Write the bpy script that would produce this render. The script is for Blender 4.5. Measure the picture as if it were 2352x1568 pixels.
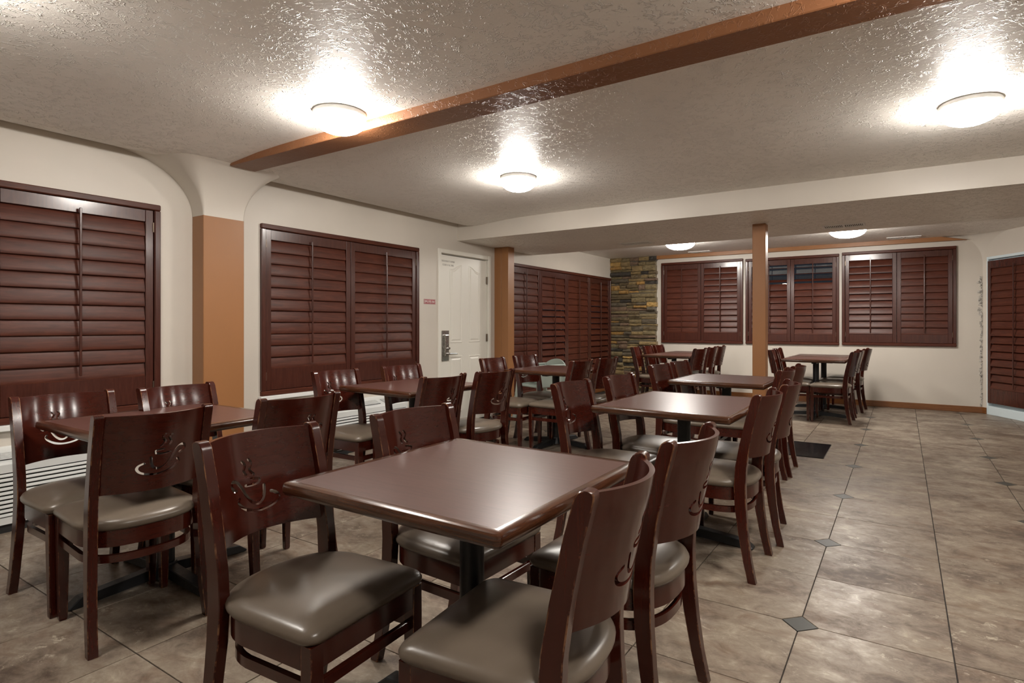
import bpy, bmesh, math, random
from math import sin, cos, pi, radians, sqrt
from mathutils import Vector
from mathutils.geometry import delaunay_2d_cdt

for o in list(bpy.data.objects):
    bpy.data.objects.remove(o)
scene = bpy.context.scene
COL = scene.collection

# ------------------------------------------------------------------ camera, world, exposure
CAM_H = 1.205
YAW = 0.56132
FPX, CXP, HYP = 1316.136, 1244.19, 745.944      # focal length and principal point for a 2352 x 1568 frame
cd = bpy.data.cameras.new('camera')
cam = bpy.data.objects.new('camera', cd)
COL.objects.link(cam)
cam.location = (0, 0, CAM_H)
cam.rotation_euler = (pi / 2, 0, YAW)
cd.sensor_fit = 'HORIZONTAL'
cd.sensor_width = 36
cd.lens = 36 * FPX / 2352
cd.shift_x = -(CXP - 1176) / 2352
cd.shift_y = -(784 - HYP) / 2352
cd.clip_start = 0.02
scene.camera = cam

w = bpy.data.worlds.new('night_outside')
scene.world = w
w.use_nodes = True
w.node_tree.nodes['Background'].inputs[0].default_value = (0.012, 0.014, 0.018, 1)
w.node_tree.nodes['Background'].inputs[1].default_value = 1.0

scene.view_settings.view_transform = 'Standard'
scene.view_settings.look = 'None'
scene.view_settings.gamma = 1
scene.view_settings.use_curve_mapping = False
scene.view_settings.exposure = 0.45
LAMP = 88.0                                     # emission of every glass dome
LAMP_COL = (1.0, 0.945, 0.875, 1)

# ------------------------------------------------------------------ key dimensions (metres)
XW, YB, XR, YF = -4.6, 9.82, 3.2, -3.0          # left wall, back wall, right wall, wall behind camera
ZC, ZS = 2.435, 2.232                           # ceiling, dropped soffit
YS0, YS1 = 5.38, 7.09                           # soffit from / to
TP = 0.508                                      # tile pitch
GX0, GY0 = -0.3486, 2.513                       # a floor diamond
random.seed(7)
def inview(x, y, z, mx=0.0):
    d = -sin(YAW) * x + cos(YAW) * y
    if d < 0.15:
        return False
    r = cos(YAW) * x + sin(YAW) * y
    u = CXP + FPX * r / d; v = HYP + FPX * (CAM_H - z) / d
    return -mx < u < 2352 + mx and -mx < v < 1568 + mx

# ------------------------------------------------------------------ materials
def newmat(name):
    m = bpy.data.materials.new(name); m.use_nodes = True
    nt = m.node_tree
    return m, nt, nt.nodes['Principled BSDF']
def N(nt, t, **kw):
    n = nt.nodes.new(t)
    for k, v in kw.items():
        setattr(n, k, v)
    return n
def L(nt, a, b):
    nt.links.new(a, b)
def ramp(nt, stops, interp='LINEAR'):
    r = N(nt, 'ShaderNodeValToRGB')
    r.color_ramp.interpolation = interp
    e = r.color_ramp.elements
    while len(e) < len(stops):
        e.new(0.5)
    for i, (p, c) in enumerate(stops):
        e[i].position = p
        e[i].color = (c[0], c[1], c[2], 1) if not isinstance(c, (int, float)) else (c, c, c, 1)
    return r
def coords(nt, scale=(1, 1, 1), rnd=0.0):
    tc = N(nt, 'ShaderNodeTexCoord')
    mp = N(nt, 'ShaderNodeMapping')
    mp.inputs['Scale'].default_value = scale
    L(nt, tc.outputs['Object'], mp.inputs['Vector'])
    if rnd:
        oi = N(nt, 'ShaderNodeObjectInfo')
        mu = N(nt, 'ShaderNodeMath', operation='MULTIPLY'); mu.inputs[1].default_value = rnd
        L(nt, oi.outputs['Random'], mu.inputs[0])
        cx = N(nt, 'ShaderNodeCombineXYZ')
        for i in range(3):
            L(nt, mu.outputs[0], cx.inputs[i])
        L(nt, cx.outputs[0], mp.inputs['Location'])
    return mp.outputs['Vector']
def noise(nt, vec, scale, detail=3, rough=0.55, dist=0.0):
    n = N(nt, 'ShaderNodeTexNoise')
    n.inputs['Scale'].default_value = scale; n.inputs['Detail'].default_value = detail
    n.inputs['Roughness'].default_value = rough; n.inputs['Distortion'].default_value = dist
    L(nt, vec, n.inputs['Vector'])
    return n.outputs['Fac']
def bump(nt, b, h, strength, dist):
    bp = N(nt, 'ShaderNodeBump')
    bp.inputs['Strength'].default_value = strength; bp.inputs['Distance'].default_value = dist
    L(nt, h, bp.inputs['Height']); L(nt, bp.outputs[0], b.inputs['Normal'])
    return bp
def plain(name, c, rough=0.5, metal=0.0, coat=0.0, spec=0.5):
    m, nt, b = newmat(name)
    b.inputs['Base Color'].default_value = (*c, 1)
    b.inputs['Roughness'].default_value = rough
    b.inputs['Metallic'].default_value = metal
    b.inputs['Coat Weight'].default_value = coat
    b.inputs['Specular IOR Level'].default_value = spec
    v = coords(nt)
    nz = noise(nt, v, 60, 2)
    r = ramp(nt, [(0.3, max(0.02, rough - 0.05)), (0.7, min(1, rough + 0.05))])
    L(nt, nz, r.inputs[0]); L(nt, r.outputs[0], b.inputs['Roughness'])
    return m
def painted(name, c, rough, bscale, bstr, bdist, knock=False):
    m, nt, b = newmat(name)
    v = coords(nt)
    n0 = noise(nt, v, 1.3, 3)
    r = ramp(nt, [(0.3, [x * 0.95 for x in c]), (0.7, [min(1, x * 1.03) for x in c])])
    L(nt, n0, r.inputs[0]); L(nt, r.outputs[0], b.inputs['Base Color'])
    b.inputs['Roughness'].default_value = rough
    if knock:
        # trowel strokes: thin ridges along noise contours, broken up by a second noise
        n1 = noise(nt, v, bscale, 2, 0.5, 1.3)
        sb = N(nt, 'ShaderNodeMath', operation='SUBTRACT'); sb.inputs[1].default_value = 0.5; L(nt, n1, sb.inputs[0])
        ab = N(nt, 'ShaderNodeMath', operation='ABSOLUTE'); L(nt, sb.outputs[0], ab.inputs[0])
        rr = ramp(nt, [(0.0, 1.0), (0.02, 0.85), (0.055, 0.0)]); L(nt, ab.outputs[0], rr.inputs[0])
        n2 = noise(nt, v, bscale * 0.9, 3, 0.6)
        r2 = ramp(nt, [(0.46, 0.0), (0.54, 1.0)]); L(nt, n2, r2.inputs[0])
        mu = N(nt, 'ShaderNodeMath', operation='MULTIPLY'); L(nt, rr.outputs[0], mu.inputs[0]); L(nt, r2.outputs[0], mu.inputs[1])
        n3 = noise(nt, v, bscale * 3.5, 2)
        ad = N(nt, 'ShaderNodeMath', operation='MULTIPLY_ADD'); ad.inputs[1].default_value = 0.22
        L(nt, n3, ad.inputs[0]); L(nt, mu.outputs[0], ad.inputs[2])
        bump(nt, b, ad.outputs[0], bstr, bdist)
        b.inputs['Specular IOR Level'].default_value = 0.33
    else:
        n1 = noise(nt, v, bscale, 3)
        bump(nt, b, n1, bstr, bdist)
    return m
def wood(name, dark, mid, light, scale, rough=0.25, coat=0.3, rnd=7.0, wear=False, grain=1.0, spec=0.5):
    m, nt, b = newmat(name)
    v = coords(nt, scale, rnd)
    n = noise(nt, v, 6 * grain, 5, 0.62, 0.6)
    r = ramp(nt, [(0.28, dark), (0.52, mid), (0.78, light)])
    L(nt, n, r.inputs[0])
    col = r.outputs[0]
    if wear:
        bv = N(nt, 'ShaderNodeBevel', samples=4); bv.inputs['Radius'].default_value = 0.004
        ge = N(nt, 'ShaderNodeNewGeometry')
        dt = N(nt, 'ShaderNodeVectorMath', operation='DOT_PRODUCT')
        L(nt, bv.outputs[0], dt.inputs[0]); L(nt, ge.outputs['Normal'], dt.inputs[1])
        r2 = ramp(nt, [(0.90, 1.0), (0.98, 0.0)])
        L(nt, dt.outputs['Value'], r2.inputs[0])
        v2 = coords(nt, (1, 1, 1), 9.0)
        n2 = noise(nt, v2, 14, 4, 0.7)
        r3 = ramp(nt, [(0.48, 0.0), (0.62, 0.85)])
        L(nt, n2, r3.inputs[0])
        mu = N(nt, 'ShaderNodeMath', operation='MULTIPLY')
        L(nt, r2.outputs[0], mu.inputs[0]); L(nt, r3.outputs[0], mu.inputs[1])
        mx = N(nt, 'ShaderNodeMix', data_type='RGBA')
        L(nt, mu.outputs[0], mx.inputs['Factor']); L(nt, col, mx.inputs['A'])
        mx.inputs['B'].default_value = (0.46, 0.24, 0.11, 1)
        col = mx.outputs['Result']
    L(nt, col, b.inputs['Base Color'])
    b.inputs['Roughness'].default_value = rough
    b.inputs['Coat Weight'].default_value = coat
    b.inputs['Coat Roughness'].default_value = 0.12
    b.inputs['Specular IOR Level'].default_value = spec
    return m

M = {}
WALLC = (0.63, 0.58, 0.51)
M['wall'] = painted('wall_plaster', WALLC, 0.42, 9, 0.25, 0.006)
M['ceil'] = painted('ceiling_plaster', (0.90, 0.86, 0.80), 0.42, 24, 1.0, 0.005, True)
M['brown'] = painted('brown_paint', (0.32, 0.142, 0.052), 0.42, 30, 0.12, 0.003)
M['brownbeam'] = painted('brown_beam_paint', (0.25, 0.105, 0.045), 0.38, 24, 0.5, 0.004, True)
M['door'] = plain('door_paint', (0.80, 0.775, 0.70), 0.38)
M['white'] = plain('white_paint', (0.80, 0.80, 0.78), 0.35)
M['bluewhite'] = plain('pale_door_paint', (0.66, 0.76, 0.80), 0.35)
M['cherry'] = wood('cherry_wood', (0.034, 0.0046, 0.0022), (0.042, 0.0060, 0.0029), (0.052, 0.0078, 0.0037), (12, 12, 1.0), 0.21, 0.25, wear=True)
M['cherryh'] = wood('cherry_veneer', (0.038, 0.0053, 0.0026), (0.047, 0.0069, 0.0033), (0.058, 0.0090, 0.0043), (10, 1.0, 12), 0.19, 0.25)
M['shut'] = wood('mahogany_louver', (0.046, 0.0112, 0.0058), (0.076, 0.0195, 0.0100), (0.114, 0.0315, 0.0165), (0.9, 6, 9), 0.40, 0.0, spec=0.28)
M['shutv'] = wood('mahogany_stile', (0.043, 0.0108, 0.0064), (0.060, 0.0155, 0.0094), (0.082, 0.0225, 0.0138), (9, 9, 0.9), 0.27, 0.2)
M['lam'] = wood('table_laminate', (0.066, 0.028, 0.022), (0.086, 0.038, 0.030), (0.102, 0.048, 0.039), (1.2, 14, 1), 0.31, 0.0)
M['edge'] = wood('table_edge_oak', (0.020, 0.0062, 0.0026), (0.062, 0.0205, 0.008), (0.108, 0.040, 0.0165), (1.6, 1.6, 34), 0.22, 0.5)
M['base'] = wood('baseboard_oak', (0.13, 0.045, 0.012), (0.20, 0.075, 0.022), (0.26, 0.11, 0.035), (0.6, 8, 8), 0.35, 0.1)
M['vinyl'] = None
m, nt, b = newmat('taupe_vinyl')
v = coords(nt, (1, 1, 1), 5)
n0 = noise(nt, v, 7, 3)
r = ramp(nt, [(0.3, (0.118, 0.092, 0.068)), (0.7, (0.140, 0.111, 0.084))]); L(nt, n0, r.inputs[0]); L(nt, r.outputs[0], b.inputs['Base Color'])
b.inputs['Roughness'].default_value = 0.30
n1 = noise(nt, v, 260, 2); bump(nt, b, n1, 0.10, 0.001)
M['vinyl'] = m
M['iron'] = plain('black_iron', (0.010, 0.011, 0.013), 0.42)
M['black'] = plain('black_gloss', (0.008, 0.009, 0.011), 0.13)
M['grout'] = plain('dark_grout', (0.022, 0.016, 0.013), 0.8)
M['mortar'] = plain('grey_brown_mortar', (0.10, 0.085, 0.062), 0.85)
M['steel'] = plain('satin_steel', (0.55, 0.54, 0.52), 0.24, 1.0)
M['brass'] = plain('dark_bronze', (0.16, 0.12, 0.09), 0.4, 1.0)
M['ptac'] = plain('white_appliance_plastic', (0.74, 0.76, 0.75), 0.4)
M['ptacgrey'] = plain('grey_appliance_plastic', (0.50, 0.51, 0.50), 0.45)
M['dark'] = plain('dark_void', (0.012, 0.012, 0.012), 0.7)
M['red'] = plain('red_sign_plastic', (0.30, 0.012, 0.018), 0.35)
M['textgrey'] = plain('grey_vinyl_letters', (0.36, 0.34, 0.31), 0.5)
M['textwhite'] = plain('white_letters', (0.85, 0.80, 0.78), 0.5)
M['green'] = plain('pale_grey_green_plastic', (0.36, 0.42, 0.38), 0.4)
M['inset'] = painted('slate_inset', (0.050, 0.049, 0.043), 0.42, 40, 0.15, 0.002)
# travertine-look porcelain tile, different on every tile
def tilemat(name, rnd):
    m, nt, b = newmat(name)
    v = coords(nt, (1.0, 1.35, 1), rnd)
    big = noise(nt, v, 2.6, 8, 0.66, 0.35)
    fine = noise(nt, v, 11, 10, 0.76, 0.6)
    mxv = N(nt, 'ShaderNodeMath', operation='MULTIPLY_ADD'); mxv.inputs[1].default_value = 0.45
    L(nt, fine, mxv.inputs[0]); 
    sc = N(nt, 'ShaderNodeMath', operation='MULTIPLY'); sc.inputs[1].default_value = 0.55
    L(nt, big, sc.inputs[0]); L(nt, sc.outputs[0], mxv.inputs[2])
    r = ramp(nt, [(0.38, (0.085, 0.058, 0.042)), (0.445, (0.155, 0.117, 0.088)), (0.495, (0.212, 0.168, 0.128)), (0.545, (0.255, 0.208, 0.160)), (0.58, (0.30, 0.25, 0.193)), (0.64, (0.42, 0.365, 0.29))])
    L(nt, mxv.outputs[0], r.inputs[0])
    v3 = coords(nt, (1.2, 2.0, 1), rnd * 1.7)
    rust = noise(nt, v3, 4.5, 4, 0.6, 1.0)
    rr = ramp(nt, [(0.52, 0.0), (0.68, 0.55)]); L(nt, rust, rr.inputs[0])
    mx = N(nt, 'ShaderNodeMix', data_type='RGBA')
    L(nt, rr.outputs[0], mx.inputs['Factor']); L(nt, r.outputs[0], mx.inputs['A']); mx.inputs['B'].default_value = (0.125, 0.070, 0.040, 1)
    # pale calcite veins in patches
    vn = noise(nt, v, 15.0, 9, 0.78, 0.5)
    rv_ = ramp(nt, [(0.56, 0.0), (0.60, 0.55), (0.66, 0.9)]); L(nt, vn, rv_.inputs[0])
    pm = ramp(nt, [(0.50, 0.0), (0.60, 1.0)]); L(nt, noise(nt, v3, 3.0, 3, 0.6), pm.inputs[0])
    mm = N(nt, 'ShaderNodeMath', operation='MULTIPLY'); L(nt, rv_.outputs[0], mm.inputs[0]); L(nt, pm.outputs[0], mm.inputs[1])
    mx2 = N(nt, 'ShaderNodeMix', data_type='RGBA')
    L(nt, mm.outputs[0], mx2.inputs['Factor']); L(nt, mx.outputs['Result'], mx2.inputs['A']); mx2.inputs['B'].default_value = (0.48, 0.42, 0.33, 1)
    L(nt, mx2.outputs['Result'], b.inputs['Base Color'])
    r2 = ramp(nt, [(0.42, 0.46), (0.60, 0.30)]); L(nt, mxv.outputs[0], r2.inputs[0]); L(nt, r2.outputs[0], b.inputs['Roughness'])
    b.inputs['Specular IOR Level'].default_value = 0.36
    bump(nt, b, mxv.outputs[0], 0.10, 0.004)
    return m
M['tile'] = tilemat('travertine_tile', 37.0)
# stone palette
STONES = []
for i, c in enumerate([(0.170, 0.128, 0.072), (0.230, 0.180, 0.095), (0.135, 0.112, 0.078), (0.062, 0.056, 0.048), (0.290, 0.210, 0.100), (0.40, 0.235, 0.080), (0.47, 0.30, 0.105), (0.200, 0.135, 0.090)]):
    m, nt, b = newmat('ledge_stone')
    v = coords(nt, (1.5, 1, 3), 11)
    n0 = noise(nt, v, 12, 5, 0.65)
    r = ramp(nt, [(0.3, [x * 0.55 for x in c]), (0.55, c), (0.75, [x * 1.45 for x in c])]); L(nt, n0, r.inputs[0]); L(nt, r.outputs[0], b.inputs['Base Color'])
    b.inputs['Roughness'].default_value = 0.38
    bump(nt, b, n0, 0.5, 0.012)
    STONES.append(m)
m, nt, b = newmat('lit_glass_dome')
b.inputs['Base Color'].default_value = (0.9, 0.9, 0.88, 1); b.inputs['Roughness'].default_value = 0.3
b.inputs['Emission Color'].default_value = LAMP_COL; b.inputs['Emission Strength'].default_value = LAMP
M['dome'] = m
m2 = m.copy(); m2.name = 'lit_glass_dome_rear'; m2.node_tree.nodes['Principled BSDF'].inputs['Emission Strength'].default_value = LAMP * 0.85
M['dome_rear'] = m2
m, nt, b = newmat('window_glass')
b.inputs['Base Color'].default_value = (0.9, 0.95, 0.95, 1); b.inputs['Roughness'].default_value = 0.02
b.inputs['Transmission Weight'].default_value = 1.0
M['glass'] = m
m, nt, b = newmat('broken_plaster')
v = coords(nt); n0 = noise(nt, v, 55, 4, 0.7)
r = ramp(nt, [(0.36, (0.10, 0.09, 0.08)), (0.48, (0.45, 0.42, 0.38)), (0.62, (0.75, 0.72, 0.68))]); L(nt, n0, r.inputs[0]); L(nt, r.outputs[0], b.inputs['Base Color'])
b.inputs['Roughness'].default_value = 0.9; bump(nt, b, n0, 0.8, 0.02)
M['plasterchip'] = m

# ------------------------------------------------------------------ mesh helpers
def box(bm, x0, x1, y0, y1, z0, z1):
    vs = [bm.verts.new((x, y, z)) for z in (z0, z1) for y in (y0, y1) for x in (x0, x1)]
    for f in ((0, 2, 3, 1), (4, 5, 7, 6), (0, 1, 5, 4), (2, 6, 7, 3), (0, 4, 6, 2), (1, 3, 7, 5)):
        bm.faces.new([vs[i] for i in f])
    return vs
def mesh(name, bm, mat, smooth=False, bevel=0.0, seg=1):
    if bevel:
        bmesh.ops.bevel(bm, geom=bm.edges[:], offset=bevel, segments=seg, affect='EDGES', profile=0.6, clamp_overlap=True)
    bmesh.ops.recalc_face_normals(bm, faces=bm.faces[:])
    me = bpy.data.meshes.new(name)
    bm.to_mesh(me); bm.free()
    me.materials.append(mat)
    if smooth:
        for p in me.polygons:
            p.use_smooth = True
        me.set_sharp_from_angle(angle=radians(smooth if smooth > 1 else 40))
    return me
def obj(name, me, parent=None, loc=None, rot=None):
    o = bpy.data.objects.new(name, me)
    COL.objects.link(o)
    if parent is not None:
        o.parent = parent
    if loc: o.location = loc
    if rot: o.rotation_euler = rot
    return o
def part(name, bm, mat, parent, smooth=False, bevel=0.0, seg=1, loc=None, rot=None):
    return obj(name, mesh(name, bm, mat, smooth, bevel, seg), parent, loc, rot)
def bpart(name, ext, mat, parent, bevel=0.002, loc=None, rot=None, seg=1):
    bm = bmesh.new(); box(bm, *ext)
    return part(name, bm, mat, parent, False, bevel, seg, loc, rot)
def thing(name, label, cat, loc=(0, 0, 0), rz=0.0, group=None):
    o = bpy.data.objects.new(name, None); COL.objects.link(o)
    o.empty_display_size = 0.1
    o.location = loc; o.rotation_euler = (0, 0, rz)
    tag(o, label, cat, group)
    return o
def tag(o, label, cat, group=None):
    o['label'] = label; o['category'] = cat
    if group: o['group'] = group
    return o
def struct(o, label=None, cat=None):
    o['kind'] = 'structure'
    if label: o['label'] = label
    if cat: o['category'] = cat
    return o
def dup(root, loc, rz, label, parent=None):
    r = root.copy(); COL.objects.link(r); r.location = loc; r.rotation_euler = (0, 0, rz); r['label'] = label
    for ch in list(root.children):
        c = ch.copy(); COL.objects.link(c); c.parent = r
        for g in list(ch.children):
            d = g.copy(); COL.objects.link(d); d.parent = c
    return r
def loft(bm, rings, closed=True, cap=True):
    rv = [[bm.verts.new(p) for p in r] for r in rings]
    n = len(rings[0])
    for a, c in zip(rv, rv[1:]):
        for i in range(n if closed else n - 1):
            j = (i + 1) % n
            bm.faces.new((a[i], a[j], c[j], c[i]))
    if cap and closed:
        bm.faces.new(rv[0][::-1]); bm.faces.new(rv[-1])
    return rv
def cyl(bm, p0, p1, r0, r1=None, n=12):
    r1 = r0 if r1 is None else r1
    p0 = Vector(p0); p1 = Vector(p1); d = (p1 - p0).normalized()
    a = d.orthogonal().normalized(); c = d.cross(a)
    loft(bm, [[p + a * (r * cos(2 * pi * i / n)) + c * (r * sin(2 * pi * i / n)) for i in range(n)] for p, r in ((p0, r0), (p1, r1))])
def rrect(hx, hy, r, n=5):
    out = []
    for cx, cy, a0 in ((hx - r, hy - r, 0), (-hx + r, hy - r, 90), (-hx + r, -hy + r, 180), (hx - r, -hy + r, 270)):
        for k in range(n):
            a = radians(a0 + 90 * k / (n - 1))
            out.append((cx + r * cos(a), cy + r * sin(a)))
    return out
def textmesh(body, size, mat):
    cu = bpy.data.curves.new('letters', 'FONT'); cu.body = body; cu.size = size; cu.align_x = 'CENTER'; cu.extrude = 0.0008
    cu.resolution_u = 3
    o = bpy.data.objects.new('letters', cu); COL.objects.link(o)
    dg = bpy.context.evaluated_depsgraph_get()
    me = bpy.data.meshes.new_from_object(o.evaluated_get(dg))
    bpy.data.objects.remove(o)
    me.materials.clear(); me.materials.append(mat)
    return me
def wallgrid(name, horiz, z0, z1, holes, fn, thick, mat):
    """wall panel along one axis with rectangular holes; fn(a, depth, z) -> world point, depth 0 = room face"""
    xs = sorted({horiz[0], horiz[1], *[h[0] for h in holes], *[h[1] for h in holes]})
    zs = sorted({z0, z1, *[h[2] for h in holes], *[h[3] for h in holes]})
    bm = bmesh.new()
    for i in range(len(xs) - 1):
        for k in range(len(zs) - 1):
            xa, xb, za, zb = xs[i], xs[i + 1], zs[k], zs[k + 1]
            if any(h[0] <= xa and xb <= h[1] and h[2] <= za and zb <= h[3] for h in holes):
                continue
            def q(*pts):
                bm.faces.new([bm.verts.new(fn(*p)) for p in pts])
            def solid(ii, kk):
                if ii < 0 or kk < 0 or ii >= len(xs) - 1 or kk >= len(zs) - 1:
                    return False
                return not any(h[0] <= xs[ii] and xs[ii + 1] <= h[1] and h[2] <= zs[kk] and zs[kk + 1] <= h[3] for h in holes)
            q((xa, 0, za), (xb, 0, za), (xb, 0, zb), (xa, 0, zb))
            q((xa, thick, za), (xb, thick, za), (xb, thick, zb), (xa, thick, zb))
            if not solid(i - 1, k): q((xa, 0, za), (xa, thick, za), (xa, thick, zb), (xa, 0, zb))
            if not solid(i + 1, k): q((xb, 0, za), (xb, thick, za), (xb, thick, zb), (xb, 0, zb))
            if not solid(i, k - 1): q((xa, 0, za), (xb, 0, za), (xb, thick, za), (xa, thick, za))
            if not solid(i, k + 1): q((xa, 0, zb), (xb, 0, zb), (xb, thick, zb), (xa, thick, zb))
    bmesh.ops.remove_doubles(bm, verts=bm.verts[:], dist=1e-5)
    return struct(obj(name, mesh(name, bm, mat)))

# ------------------------------------------------------------------ room shell
TH = 0.16
WIN1 = (0.20, 2.06, 0.60, 2.075)
WIN2 = (2.836, 4.706, 0.60, 2.066)
DOOR = (5.06, 6.01, -0.02, 2.085)
WIN3 = (6.42, 9.70, 0.22, 2.07)
ins = 0.03
wl = wallgrid('wall_left', (YF, YB + TH), -0.05, 2.6, [(WIN1[0] + ins, WIN1[1] - ins, WIN1[2] + ins, WIN1[3] - ins), (WIN2[0] + ins, WIN2[1] - ins, WIN2[2] + ins, WIN2[3] - ins), DOOR, (WIN3[0] + ins, WIN3[1] - ins, WIN3[2] + ins, WIN3[3] - ins)],
              lambda a, d, z: (XW - d, a, z), TH, M['wall'])
WB = [(-3.638, -2.229, 0.890, 2.305), (-2.187, -0.809, 0.895, 2.290), (-0.773, 0.642, 0.90, 2.303)]
wb = wallgrid('wall_back', (XW, 1.0), -0.05, 2.6, [(a + ins, c - ins, z0 + ins, z1 - ins) for a, c, z0, z1 in WB], lambda a, d, z: (a, YB + d, z), TH, M['wall'])
# angled wall on the right with the shuttered doorway
CA = radians(-58)
C0 = Vector((0.935, YB, 0)); CD = Vector((cos(CA), sin(CA), 0)); CN = Vector((-sin(CA), cos(CA), 0))
CL = (XR - C0.x) / CD.x
DR = (0.07, 1.02, -0.02, 2.12)
wr = wallgrid('wall_right_angled', (0.0, CL), -0.05, 2.6, [DR], lambda a, d, z: C0 + CD * a + CN * d + Vector((0, 0, z)), TH, M['wall'])
YC = C0.y + CD.y * CL
wallgrid('wall_right', (YF, YC), -0.05, 2.6, [], lambda a, d, z: (XR + d, a, z), TH, M['wall'])
wallgrid('wall_front', (XW, XR), -0.05, 2.6, [], lambda a, d, z: (a, YF - d, z), TH, M['wall'])

# main ceiling: flat with a soft roll where it meets the left wall
bm = bmesh.new()
prof = [(XW, ZC + 0.004), (-4.56, ZC - 0.004), (-4.51, ZC - 0.018), (-4.44, ZC - 0.034), (-4.34, ZC - 0.043), (-4.22, ZC - 0.041), (-4.05, ZC - 0.028), (-3.85, ZC - 0.012), (-3.6, ZC - 0.004), (-3.3, ZC), (XR, ZC)]
ysq = [YF, 1.0, 2.0, 3.0, 4.0, YS0]
grid = [[bm.verts.new((x, y, z)) for x, z in prof] for y in ysq]
for a, c in zip(grid, grid[1:]):
    for i in range(len(prof) - 1):
        bm.faces.new((a[i], a[i + 1], c[i + 1], c[i]))
ceil = struct(part('ceiling', bm, M['ceil'], None, smooth=60))
bm = bmesh.new(); box(bm, XW - TH, XR + TH, YF - TH, YB + TH, 2.6, 2.66)
part('roof_deck', bm, M['ceil'], ceil)
bm = bmesh.new(); box(bm, XW, XR, YS1, YB, ZC, ZC + 0.02)
part('rear_ceiling', bm, M['ceil'], ceil)
bm = bmesh.new(); box(bm, XW, XR, YS0 + 0.012, YS1, ZS, ZC + 0.02)
part('soffit', bm, M['ceil'], ceil)
bm = bmesh.new(); box(bm, XW, XR, YS0, YS0 + 0.012, ZS - 0.001, ZC + 0.01)
part('soffit_face', bm, M['wall'], ceil)

# floor: grout bed with separate tiles, a small slate diamond at every second crossing
bm = bmesh.new(); box(bm, XW - TH, XR + TH, YF - TH, YB + TH + 0.6, -0.08, -0.005)
floor = struct(part('floor', bm, M['grout'], None))
G, DI = 0.0021, 0.068      # half joint, half diagonal of a diamond
def tile_poly(cx, cy):
    """tile square about its centre; cx, cy = sign of the corner cut for the diamond"""
    h = TP / 2 - G
    c = DI + G * 0.6
    pts = []
    for sx, sy in ((-1, -1), (1, -1), (1, 1), (-1, 1)):
        if (sx, sy) == (cx, cy):
            a = (sx * (TP / 2 - c), sy * h); bb = (sx * h, sy * (TP / 2 - c))
            pts += [a, bb] if sx * sy < 0 else [bb, a]
            if (sx, sy) == (-1, -1): pts[-2:] = [(sx * h, sy * (TP / 2 - c)), (sx * (TP / 2 - c), sy * h)]
            if (sx, sy) == (1, 1): pts[-2:] = [(sx * h, sy * (TP / 2 - c)), (sx * (TP / 2 - c), sy * h)]
        else:
            pts.append((sx * h, sy * h))
    return pts
def slab(bm, pts, z0, z1, bev, ox=0, oy=0):
    cx = sum(p[0] for p in pts) / len(pts); cy = sum(p[1] for p in pts) / len(pts)
    R = max(math.hypot(p[0] - cx, p[1] - cy) for p in pts)
    s = 1 - bev / R
    loft(bm, [[(p[0] + ox, p[1] + oy, z0) for p in pts], [(p[0] + ox, p[1] + oy, z1 - bev) for p in pts], [(cx + (p[0] - cx) * s + ox, cy + (p[1] - cy) * s + oy, z1) for p in pts]])
TM = {}
for cx in (-1, 1):
    for cy in (-1, 1):
        bm = bmesh.new(); slab(bm, tile_poly(cx, cy), -0.008, 0.0, 0.0012)
        TM[cx, cy] = mesh('floor_tile', bm, M['tile'])
tiles = []
for i in range(-9, 8):
    for j in range(-12, 15):
        x, y = GX0 + (i + 0.5) * TP, GY0 + (j + 0.5) * TP
        if x < XW + 0.1 or x > XR or y < YF or y > YB + 0.1:
            continue
        seen = any(inview(x + a * TP / 2, y + c * TP / 2, 0, 40) for a in (-1, 0, 1) for c in (-1, 0, 1)) and (x - C0.x) * CN.x + (y - C0.y) * CN.y < 0.2
        tiles.append((not seen, math.hypot(x, y), i, j, x, y))
tiles.sort()
rest = bmesh.new(); nrest = 0
for k, (un, d, i, j, x, y) in enumerate(tiles):
    key = (-1 if i % 2 == 0 else 1, -1 if j % 2 == 0 else 1)
    if not un and k < 290:
        obj('floor_tile', TM[key], floor, (x, y, random.uniform(-0.0006, 0.0004)))
    else:
        slab(rest, tile_poly(*key), -0.008, 0, 0.0012, x, y); nrest += 1
ro = part('floor_tile_field', rest, M['tile'], floor); ro['kind'] = 'stuff'
bm = bmesh.new(); q = DI - G * 1.2
slab(bm, [(-q, 0), (0, -q), (q, 0), (0, q)], -0.008, 0.0, 0.001)
dm = mesh('slate_inset', bm, M['inset'])
for i in range(-8, 8, 2):
    for j in range(-12, 15, 2):
        x, y = GX0 + i * TP, GY0 + j * TP
        if XW < x < XR and YF < y < YB - 0.02 and inview(x, y, 0, 60):
            obj('slate_inset', dm, floor, (x, y, 0))

# baseboards
def runboard(name, p0, p1, side, h=0.085, t=0.014):
    p0 = Vector(p0); p1 = Vector(p1); d = p1 - p0
    bm = bmesh.new(); box(bm, 0, d.length, 0, t, 0, h)
    return struct(part(name, bm, M['base'], None, bevel=0.004, loc=(p0.x, p0.y, 0.001), rot=(0, 0, math.atan2(d.y, d.x))))
runboard('baseboard_back', (C0.x, YB), (-3.70, YB), 0)
runboard('baseboard_left', (XW, YB - 0.12), (XW, 6.29), 0)
runboard('baseboard_left_front', (XW, 4.98), (XW, 2.61), 0)
runboard('baseboard_right', C0 + CD * 0.068, C0, 0)

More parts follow.
